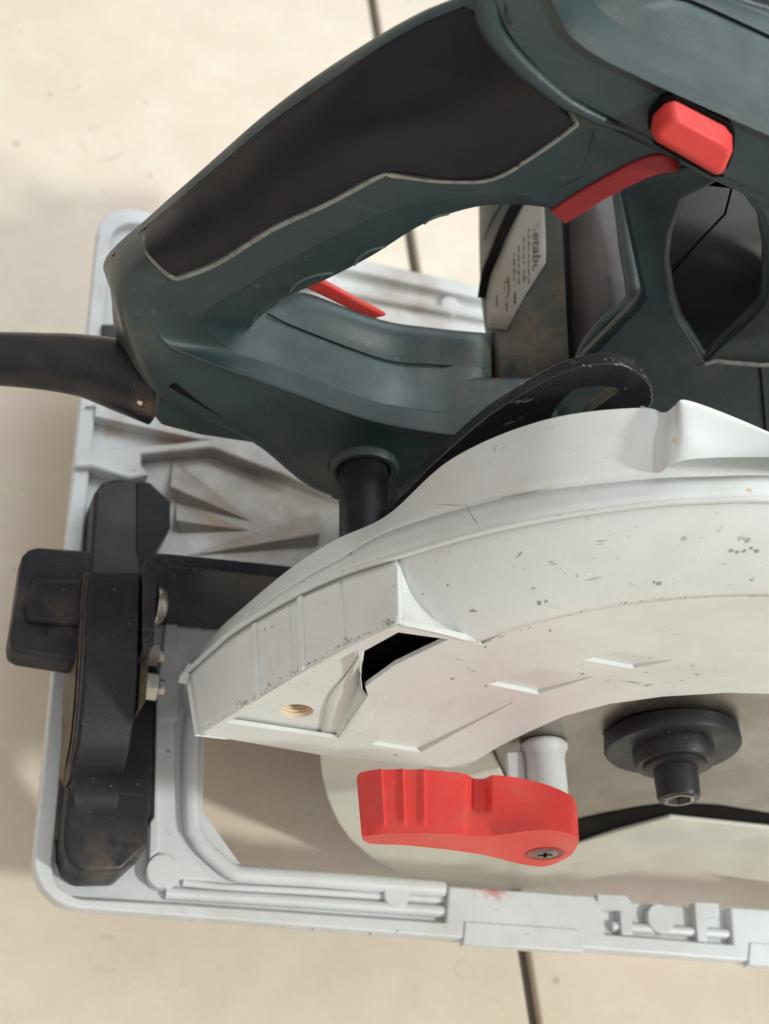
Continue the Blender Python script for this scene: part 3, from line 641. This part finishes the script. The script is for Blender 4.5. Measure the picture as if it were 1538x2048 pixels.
# soft grip panel, moulded onto the handle
gb = P2([(294, 484), (303, 508), (345, 546), (372, 543), (440, 514), (545, 449), (655, 399), (768, 343), (895, 357), (988, 350), (1075, 298), (1143, 243)])
gm1 = P2([(293, 476), (303, 490), (335, 505), (372, 498), (440, 460), (545, 385), (650, 320), (765, 260), (880, 255), (975, 235), (1058, 200), (1118, 205)])
gm2 = P2([(295, 467), (306, 466), (330, 465), (368, 445), (438, 398), (542, 300), (646, 225), (762, 148), (860, 110), (955, 80), (1012, 100), (1058, 155)])
gtp = P2([(300, 459), (312, 448), (331, 431), (372, 396), (434, 345), (540, 256), (645, 181), (765, 99), (855, 49), (935, 17), (958, 32), (990, 85)])
gr = [crm(r, 6) for r in (gb, gm1, gm2, gtp)]
gf_ = [crm(list(c), 7) for c in zip(*gr)]
V = []; F = []; nr = len(gf_[0])
D_ = []
for c in gf_:
    row = []
    for p in c:
        h = BT.ray_cast(CAM*S, ray(p.x, p.y).normalized()); row.append(h[3]/S if h[0] is not None else None)
    D_.append(row)
nc_ = len(gf_)
for j in range(nc_):
    for i in range(nr):
        if D_[j][i] is None or (j > nc_-8 and D_[j][i] > D_[nc_-9][i]+9): D_[j][i] = D_[j-1][i] if j else 300
for it in range(5):
    D_ = [[(D_[j][i]*2+D_[max(j-1, 0)][i]+D_[min(j+1, nc_-1)][i]+D_[j][max(i-1, 0)]+D_[j][min(i+1, nr-1)])/6 for i in range(nr)] for j in range(nc_)]
for c, dr in zip(gf_, D_): V += [CAM+ray(p.x, p.y).normalized()*(t-0.9) for p, t in zip(c, dr)]
for j in range(len(gf_)-1):
    for i in range(nr-1):
        a = j*nr+i; F.append((a, a+1, a+1+nr, a+nr))
rub = mkobj('soft_grip', V, F, M['rubber'], body, angle=60, solid=1.0, offset=-1)
tq = crm(P2([(291, 474), (293, 490), (303, 514), (345, 552), (374, 549), (440, 521), (545, 456), (655, 405), (766, 347), (785, 350), (895, 362), (988, 356), (1078, 303), (1142, 257), (1153, 244), (1140, 222), (1105, 185)]), 6)
tube('grip_trim', [onbody(p.x, p.y, 0.25) for p in tq], [0.55+0.25*math.sin(min(1, i/60)*math.pi) for i in range(len(tq))], M['trim'], body, n=8)
# handle seam line
tube('housing_seam', crm([PY(a, b, y)+(CAM-PY(a, b, y)).normalized()*0.9 for a, b, y in ((226, 512, 225), (322, 430, 226), (430, 340, 226), (535, 252, 226), (640, 178, 226), (755, 100, 226), (850, 47, 226), (930, 14, 226))], 4), 0.22, M['void'], body, n=6)
tube('housing_seam', crm([PY(a, b, y)+(CAM-PY(a, b, y)).normalized()*0.5 for a, b, y in ((535, 628, 230), (600, 658, 230), (770, 720, 230), (870, 730, 230), (968, 737, 230))], 5), 0.22, M['void'], body, n=6)
# lower housing piece beside the cord
prism('cord_boss', ysx([(318, 765), (345, 780), (470, 840), (560, 890), (520, 890), (400, 872), (322, 852), (305, 832)], 211), (0, 22, 0), teal, body, bevel=1.0)
tube('housing_seam', ysx([(345, 765), (420, 812), (500, 858), (600, 890)], 208.5), 1.3, M['void'], body, n=6)
# collar round the pivot rod
lathe('rod_socket', (rd.x, rd.z), [(210, 9.6), (205.6, 9.2), (204.6, 8.6), (204.4, 7.8), (204.8, 6.9), (205.4, 6.5), (208, 6.45)], teal, body, n=40)
prism('gear_case', ysx([(640, 900), (790, 890), (960, 880), (1120, 880), (1120, 1040), (660, 1005)], 206.5), (0, 20, 0), teal, body, bevel=2)
# ---- upper housing
cols = [
 [(958, -80), (1075, -80), (1150, -80), (1300, -80), (1360, -85)],
 [(991, 0), (1116, 8), (1186, 0), (1345, -12), (1430, -28)],
 [(1016, 62), (1150, 64), (1232, 42), (1385, 4), (1470, -8)],
 [(1066, 124), (1205, 106), (1275, 66), (1415, 16), (1500, 4)],
 [(1132, 186), (1273, 140), (1330, 88), (1450, 32), (1520, 10)],
 [(1265, 254), (1356, 178), (1439, 129), (1500, 55), (1560, 22)],
 [(1420, 335), (1538, 258), (1538, 166), (1580, 92), (1640, 60)],
 [(1640, 430), (1760, 350), (1760, 262), (1800, 190), (1840, 150)]]
yv = (211, 213, 225, 236, 246)
R5 = [[PY(*c[i], yv[i]) for c in cols] for i in range(5)]
nearlow = [PY(c[0][0]+14, c[0][1]+26, 213.5) for c in cols]
nl2 = [p+Vector((0, 16, -2)) for p in nearlow]
back = [p+Vector((8, 8, -30)) for p in R5[4]]
def dupe(r, t, d=0.08): return [a.lerp(b, d) for a, b in zip(r, t)]
uh_rows = [nl2, nearlow, dupe(R5[0], nearlow, .25), R5[0], dupe(R5[0], R5[1], .12), dupe(R5[1], R5[0], .07), dupe(R5[1], R5[2], .06), dupe(R5[2], R5[1], .08), dupe(R5[2], R5[3], .08), R5[3], dupe(R5[4], R5[3], .2), R5[4], back]
uh = gridobj('switch_housing', uh_rows, 6, 3, teal, saw, angle=60, solid=1.5, offset=-1)
tube('housing_seam', crm([p+(CAM-p).normalized()*0.3 for p in R5[3]], 5), 0.3, M['void'], uh, n=6)
fp = crm([PY(a, b, y) for a, b, y in ((955, -50, 213), (970, -6, 212.5), (986, 58, 212), (1034, 120, 211.5), (1114, 190, 211.2), (1160, 218, 211.2), (1215, 244, 211.6), (1265, 262, 212.5))], 5)
tube('housing_lip', fp, [2.5-1.9*(k/(len(fp)-1))**1.5 for k in range(len(fp))], teal, uh, n=14)
# arm plate (switch area) with the trigger
armp = [(1060, 250), (1150, 205), (1265, 258), (1420, 335), (1700, 450), (1700, 700), (1560, 640), (1538, 560), (1532, 500), (1515, 435), (1490, 400), (1455, 378), (1420, 366), (1390, 352), (1362, 334), (1300, 320), (1230, 352), (1160, 392), (1112, 436), (1085, 415), (1040, 412)]
plate('switch_arm', [ysx(armp, 212.5)], 'y', 18, teal, uh, bevel=1.8, seg=4)
# rocker button
bt_o = [(1302, 222), (1330, 200), (1352, 195), (1455, 250), (1466, 268), (1462, 310), (1445, 349), (1425, 347), (1312, 280), (1300, 260)]
bt_i = [(1312, 246), (1345, 232), (1360, 233), (1440, 278), (1458, 290), (1455, 318), (1444, 343), (1425, 340), (1318, 275), (1310, 262)]
bO = ysx([(1302, 232), (1330, 206), (1350, 198), (1452, 252), (1464, 270), (1462, 305), (1443, 345), (1425, 345), (1314, 280), (1300, 262)], 212)
btn = prism('lock_off_button', ysx([(1303, 228), (1328, 203), (1350, 197), (1452, 250), (1465, 268), (1466, 300), (1445, 350), (1428, 349), (1312, 283), (1300, 262)], 210.5), (0, 0, 0), M['red'], uh, bevel=0.9, seg=3,
            pts2=[PY(a, b, 204.5) for a, b in [(1318, 262), (1338, 246), (1356, 240), (1442, 286), (1459, 298), (1461, 312), (1445, 346), (1430, 345), (1322, 283), (1314, 272)]])
prism('button_surround', ysx([(1297, 225), (1325, 198), (1352, 192), (1458, 247), (1471, 270), (1468, 308), (1450, 355), (1425, 356), (1308, 290), (1294, 264)], 211.2), (0, 3, 0), M['void'], uh, bevel=0.3)
# trigger
tt = [(1100, 425), (1140, 397), (1200, 362), (1260, 330), (1310, 312), (1345, 314), (1362, 330)]
tb = [(1130, 449), (1170, 425), (1215, 397), (1270, 368), (1315, 350), (1345, 345), (1358, 338)]
T = crm(ysx(tt, 212), 4); B = crm(ysx(tb, 209.5), 4); T2 = [p+Vector((1, 16, 0)) for p in T]; B2 = [p+Vector((0, 14, 0)) for p in B]
n = len(T); V = T+B+B2+T2; F = []
for i in range(n-1):
    for k in range(4): F.append((k*n+i, k*n+i+1, ((k+1) % 4)*n+i+1, ((k+1) % 4)*n+i))
F += [(0, n, 2*n, 3*n), (n-1, 2*n-1, 3*n-1, 4*n-1)]
mkobj('trigger', V, F, M['darkred'], uh, bevel=1.2, seg=3)
# ---- lower right body with the hexagonal opening
lb = [(1235, 372), (1262, 365), (1400, 330), (1700, 420), (1700, 990), (1100, 1000), (1020, 900), (1090, 800), (1175, 712), (1268, 618), (1284, 590)]
hexo = [(1372, 402), (1347, 470), (1341, 520), (1350, 590), (1368, 645), (1411, 714), (1494, 638), (1518, 612), (1526, 580), (1526, 462), (1517, 417), (1480, 380), (1440, 366)]
plate('gear_housing', [ysx(lb, 224), ysx(hexo, 224)], 'y', 4, teal, body, bevel=1.6, seg=4)
hx = gridobj('motor_core', [[PY(1295, 250, 275), PY(1420, 240, 270), PY(1600, 250, 275)], ysx([(1300, 340), (1420, 340), (1600, 345)], 262), [PY(1310, 480, 243), PY(1430, 500, 238), PY(1600, 500, 240)], ysx([(1320, 640), (1430, 640), (1600, 640)], 236), ysx([(1330, 800), (1430, 800), (1600, 800)], 240)], 6, 5, M['core_dark'], body)
tube('housing_seam', ysx([(1330, 560), (1400, 480), (1450, 428), (1470, 350)], 237.5), 0.3, M['void'], body, n=6)
# cross ridge on the housing (right edge)
tube('housing_ridge', ysx([(1410, 728), (1430, 722), (1520, 730), (1600, 728)], 223.6), 0.6, M['trim'], body, n=8)
tube('housing_seam', ysx([(1520, 728), (1526, 800), (1532, 870)], 223.8), 0.35, M['void'], body, n=6)
# ---- motor (axis away from the viewer)
mr_ = [[PY(961, 380, 318), PY(1010, 375, 306), PY(1092, 370, 300), PY(1122, 370, 298)],
       [PY(961, 480, 296), PY(1005, 480, 284), PY(1092, 480, 278), PY(1126, 480, 276)],
       [PY(964, 580, 276), PY(1005, 585, 264), PY(1092, 590, 258), PY(1131, 590, 254)],
       [PY(972, 655, 258), PY(1015, 665, 250), PY(1092, 680, 243), PY(1136, 690, 240)],
       [PY(982, 720, 244), PY(1020, 735, 238), PY(1092, 750, 234), PY(1140, 760, 232)],
       [PY(985, 860, 226), PY(1025, 870, 222), PY(1092, 880, 220), PY(1145, 880, 220)]]
for r in mr_: r.insert(0, r[0]+(r[0]-CAM).normalized()*40)
mot = gridobj('motor_shell', mr_, 5, 5, M['teal_dusty'], body, angle=60)
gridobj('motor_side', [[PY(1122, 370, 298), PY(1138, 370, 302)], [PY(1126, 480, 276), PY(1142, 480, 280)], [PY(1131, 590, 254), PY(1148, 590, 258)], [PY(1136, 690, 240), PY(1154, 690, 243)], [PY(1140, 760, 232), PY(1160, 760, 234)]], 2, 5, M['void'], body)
gridobj('vent_panel', [[PY(1136, 370, 301), PY(1185, 370, 296), PY(1225, 370, 298)], [PY(1140, 480, 279), PY(1190, 480, 274), PY(1240, 480, 276)], [PY(1146, 590, 257), PY(1205, 590, 251), PY(1262, 590, 253)], [PY(1152, 690, 242), PY(1190, 680, 240), PY(1240, 660, 240)], [PY(1158, 760, 233), PY(1180, 760, 232), PY(1200, 760, 232)]], 5, 5, M['motor_dark'], body)
tube('vent_rail', crm([PY(1232, 340, 292), PY(1245, 420, 279), PY(1255, 500, 262), PY(1268, 578, 247), PY(1262, 606, 243), PY(1215, 645, 238), PY(1180, 688, 234), PY(1165, 720, 231)], 5), 2.2, M['teal'], body, n=12)
bpy.context.view_layer.update()
from mathutils.bvhtree import BVHTree
MT = BVHTree.FromObject(mot, bpy.context.evaluated_depsgraph_get())
def onmotor(px, py, d):
    v = ray(px, py).normalized(); h = MT.ray_cast(CAM*S, v)
    return h[0]/S - v*d if h[0] is not None else PY(px, py, 270)-v*d
tube('motor_ring', crm([onmotor(a, b, 0.7) for a, b in ((1050, 385), (1034, 412), (1010, 460), (989, 515), (975, 550), (968, 596))], 5), 1.9, M['void'], body, n=10)
tube('cap_line', crm([onmotor(a, b, 0.0) for a, b in ((1010, 400), (985, 440), (970, 480))], 5), 0.3, M['void'], body, n=6)
LE = [(1048, 402), (1042, 414), (1030, 437), (1019, 461), (1007, 488), (997, 516), (988, 535), (983, 551), (978, 571), (975, 591), (974, 625), (975, 655)]
RE_ = [(1089, 402), (1089, 414), (1090, 437), (1091, 461), (1092, 488), (1092, 516), (1092, 526), (1080, 545), (1066, 567), (1051, 590), (1032, 625), (1014, 662)]
lab = [[onmotor(a[0]+(b[0]-a[0])*k/6, a[1]+(b[1]-a[1])*k/6, 0.35) for k in range(7)] for a, b in zip(LE, RE_)]
label = gridobj('rating_label', lab, 1, 1, M['label'], body, solid=0.1, linu=True, linv=True)
def lab_pt(px, py): return onmotor(px, py, 0.5)
def quad(name, pts, mat):
    mkobj(name, [lab_pt(*p) for p in pts], [tuple(range(len(pts)))], mat, label, smooth=False, solid=0.05)
def label_text(txt, x, y0, size_px, y1, mat):
    cu = bpy.data.curves.new('t', 'FONT'); cu.body = txt; cu.size = 1.0; cu.offset = 0.02
    o = bpy.data.objects.new('t', cu); scene.collection.objects.link(o)
    dg = bpy.context.evaluated_depsgraph_get(); me = bpy.data.meshes.new_from_object(o.evaluated_get(dg)); bpy.data.objects.remove(o)
    w = max(v.co.x for v in me.vertices)
    V = []
    for v in me.vertices:
        V.append(lab_pt(x+v.co.y*size_px, y0+(y1-y0)*v.co.x/w))
    F = [tuple(p.vertices) for p in me.polygons]
    mkobj('label_print', V, F, mat, label, smooth=False)
label_text('metabo', 1066, 436, 22, 546, M['ink'])
random.seed(3)
for k, xx in enumerate((1056, 1046, 1036, 1027)):
    y = 440+(1066-xx)*1.7
    while y < 560:
        l = random.uniform(5, 16); quad('label_print', [(xx, y), (xx+3, y), (xx+3, y+l), (xx, y+l)], M['ink']); y += l+random.uniform(3, 5)
for (a, b, c, d) in ((1029, 542, 3, 30), (1050, 530, 3, 28), (1028, 585, 4, 22), (1012, 605, 3, 30), (992, 590, 3, 24)):
    quad('label_print', [(a, b), (a+c, b), (a+c, b+d), (a, b+d)], M['ink'])
label_text('C', 1008, 560, 16, 582, M['rust_ink'])
quad('label_print', [(1012, 555), (1019, 553), (1018, 590), (1011, 598)], M['rust_ink'])
# red piece behind the lower link
prism('red_selector', ysx([(600, 572), (622, 560), (645, 563), (700, 593), (775, 633), (745, 640), (690, 616), (640, 592)], 243), (0, 1.5, 0), M['red'], body, bevel=0.8)
# cord sleeve
cp = [PY(-260, 712, 226), PY(-100, 716, 226), PY(0, 718, 226), PY(90, 723, 225), (PY(170, 732, 224)), PY(250, 752, 222), PY(320, 775, 221)]
cd = crm(cp, 5); rr_ = []
ctl = [6.6, 6.6, 6.7, 7.1, 7.8, 9.2, 9.8]
for i in range(6):
    for k in range(5): rr_.append(ctl[i]+(ctl[i+1]-ctl[i])*k/5)
rr_.append(ctl[-1])
tube('cord_sleeve', cd, rr_, M['cord'], saw, n=28)
prism('rim_clip', zsx([(203, 648), (260, 650), (262, 676), (205, 674)], 1.5), (0, 0, -3), M['black'], saw, bevel=0.3)
# ---- wear laid on the surfaces it is on
from mathutils.bvhtree import BVHTree
bpy.context.view_layer.update()
DG = bpy.context.evaluated_depsgraph_get()
TR = []
def add_tree(par):
    for o in scene.objects:
        if o.parent == par and o.type == 'MESH': TR.append((BVHTree.FromObject(o, DG), o))
add_tree(saw); add_tree(gf)
def hit(px, py, lift_=0.04):
    d = ray(px, py).normalized(); best = None
    for t, o in TR:
        h = t.ray_cast(CAM*S, d)
        if h[0] is not None and (best is None or h[3] < best[1]): best = (h[0]/S, h[3], o)
    return (best[0]-d*lift_, best[2]) if best else (None, None)
class Wear:
    def __init__(self): self.V = []; self.F = []
    def stroke(self, pts, w):
        P = []
        for a, b in pts:
            h = hit(a, b)[0]
            if h is None: return
            P.append(h)
        if max((P[i+1]-P[i]).length for i in range(len(P)-1)) > 6: return
        o = len(self.V); n = len(P)
        for i, q in enumerate(P):
            d = (P[min(i+1, n-1)]-P[max(i-1, 0)]).normalized(); v = (q-CAM).normalized()
            s_ = d.cross(v).normalized()*w*(0.5 if 0 < i < n-1 else 0.12)*random.uniform(.6, 1.3)
            self.V += [q+s_, q-s_]
        self.F += [(o+2*i, o+2*i+2, o+2*i+3, o+2*i+1) for i in range(n-1)]
    def speck(self, px, py, r):
        n = random.randint(5, 8); pts = []
        for k in range(n):
            t = 2*math.pi*k/n; rr = r*random.uniform(.45, 1.1)
            h = hit(px+rr*math.cos(t)*1.4, py+rr*math.sin(t))[0]
            if h is None: return
            pts.append(h)
        if max((a-b).length for a in pts for b in pts) > 5: return
        o = len(self.V); self.V += pts; self.F.append(tuple(range(o, o+n)))
    def build(self, name, mat, par):
        if self.V:
            o = mkobj(name, self.V, self.F, mat, par, smooth=False); o['kind'] = 'stuff'
random.seed(11)
w = Wear()
w.stroke([(1000, 996), (1020, 993), (1045, 989), (1070, 983), (1103, 975)], 0.25)
w.stroke([(851, 1013), (880, 1009), (905, 1011), (935, 1010)], 0.22)
w.stroke([(934, 1012), (940, 1026), (950, 1040), (962, 1060)], 0.25)
w.stroke([(722, 1055), (730, 1062), (741, 1064)], 0.2)
for a, b, c, d in ((1030, 1114, 1058, 1094), (1096, 1126, 1130, 1122), (1188, 1086, 1240, 1082), (1170, 1160, 1215, 1156), (1062, 1178, 1074, 1176), (1150, 1150, 1160, 1148), (965, 1372, 985, 1370)):
    for _ in range(4):
        e = random.uniform(-4, 4); f_ = random.uniform(0.2, 1); g_ = random.uniform(0, 0.5)
        x0, y0 = a+(c-a)*g_*0.6, b+(d-b)*g_*0.6
        x1, y1 = x0+(c-a)*f_*0.6, y0+(d-b)*f_*0.6
        w.stroke([(x0, y0+e), ((x0+x1)/2, (y0+y1)/2+e+random.uniform(-1, 1)), (x1, y1+e)], 0.22)
for a, b, r in ((1462, 1101, 5), (1475, 1104, 4), (1488, 1102, 5), (1503, 1096, 4), (1512, 1102, 5), (1308, 1164, 4), (1318, 1168, 6), (943, 1221, 5), (952, 1223, 3), (1078, 1206, 5), (1092, 1203, 4), (905, 1358, 3), (1100, 1262, 3), (970, 1294, 2.5), (895, 1170, 2.5), (845, 1188, 2)):
    w.speck(a, b, r)
for _ in range(45):
    w.speck(random.uniform(860, 1538), random.uniform(1050, 1215), random.uniform(0.6, 1.5))
w.stroke([(905, 1358), (912, 1357)], 0.2)
# crumbs packed along the rim edges
E_ = [(400, 1462), (458, 1427), (520, 1391), (600, 1341), (700, 1285), (795, 1243)]
def along(c, t):
    t *= len(c)-1; i = min(int(t), len(c)-2); f_ = t-i
    return c[i][0]+(c[i+1][0]-c[i][0])*f_, c[i][1]+(c[i+1][1]-c[i][1])*f_
for _ in range(110):
    t = random.random()**0.6; x, y = along(E_, t); w.speck(x, y-abs(random.gauss(0, 4)), random.uniform(0.8, 2.0))
for t in (0.28, 0.45, 0.5, 0.55, 0.78, 0.95, 0.97):
    x, y = along(E_, t)
    for _ in range(3):
        w.stroke([(x+random.uniform(-6, 6), y-random.uniform(2, 20)), (x+random.uniform(-6, 10), y-random.uniform(2, 14)), (x+random.uniform(0, 14), y-random.uniform(0, 6))], 0.25)
C2 = [(965, 1288), (1080, 1250), (1200, 1213), (1300, 1201), (1400, 1196), (1538, 1193)]
for _ in range(50):
    x, y = along(C2, random.random()); w.speck(x, y-abs(random.gauss(0, 2)), random.uniform(0.8, 1.8))
w.build('scuff_marks', M['mark'], gf)
w = Wear()
for a, b, l in ((760, 1392, 10), (770, 1386, 12), (782, 1380, 8), (742, 1420, 26), (748, 1412, 30), (754, 1408, 22), (762, 1402, 18), (735, 1440, 20), (768, 1400, 14), (778, 1394, 10)):
    w.stroke([(a, b), (a-2+random.uniform(-2, 2), b+l/2), (a+random.uniform(-3, 5), b+l)], 0.3)
w.build('bare_scratches', M['bright'], gf)
w = Wear()
ed = [(1150, 737), (1185, 727), (1225, 720), (1262, 727), (1290, 746), (1304, 775), (1303, 800)]
for _ in range(34):
    x, y = along(ed, 1-random.random()**1.6*0.95); w.speck(x+random.uniform(-3, 3), y+random.uniform(-7, 7), random.uniform(0.8, 2.6))
ed2 = [(790, 1018), (850, 950), (920, 884), (1000, 824), (1080, 772), (1150, 742)]
for _ in range(16):
    x, y = along(ed2, random.random()); w.speck(x+random.uniform(-2, 6), y+random.uniform(-4, 6), random.uniform(0.6, 1.5))
for _ in range(9):
    x, y = random.uniform(1000, 1090), random.uniform(800, 850); w.stroke([(x, y), (x+random.uniform(8, 22), y-random.uniform(5, 12))], 0.15)
w.build('bare_steel_wear', M['zinc'], da)
w = Wear()
for _ in range(40):
    x = random.uniform(740, 1140); w.speck(x, random.uniform(1552, 1690), random.uniform(0.7, 1.6))
for cxp in (768, 812, 853):
    for _ in range(5): y = random.uniform(1560, 1640); w.stroke([(cxp+random.uniform(-3, 3), y), (cxp+random.uniform(-2, 4), y+random.uniform(6, 16))], 0.12)
w.build('rubbed_marks', M['red_worn'], lever)
w = Wear()
for _ in range(16):
    x = random.uniform(150, 900); w.speck(x, 1842+0.055*(x-175)+random.uniform(-3, 5)-10, random.uniform(1.5, 3.5))
for a, b in ((530, 1858), (655, 1862), (690, 1866), (740, 1868), (145, 1822), (155, 1824), (336, 1502), (1055, 1868)): w.speck(a, b, 3.5)
w.build('chipped_paint', M['mark'], base)
# sawdust crumbs caught on the guard
w = Wear()
for a, b, r in ((1350, 879, 7), (1354, 884, 5), (1497, 979, 6), (1502, 983, 4), (280, 805, 6), (560, 1015, 3)):
    w.speck(a, b, r)
w.build('sawdust_crumbs', M['wood'], gf)
# pale rubbed dots on the dark shells
w = Wear()
for _ in range(70):
    w.speck(random.uniform(230, 1500), random.uniform(30, 860), random.uniform(0.6, 1.2))
for _ in range(22):
    w.speck(random.uniform(110, 300), random.uniform(980, 1740), random.uniform(0.7, 1.8))
for _ in range(40):
    w.stroke([(x := random.uniform(790, 1290), y := 1030-(x-790)*0.62+random.uniform(-25, 25) if False else random.uniform(735, 1000)), (x+random.uniform(4, 9), y+random.uniform(-4, 4))], 0.12)
w.build('rubbed_dots', M['trim'], saw)
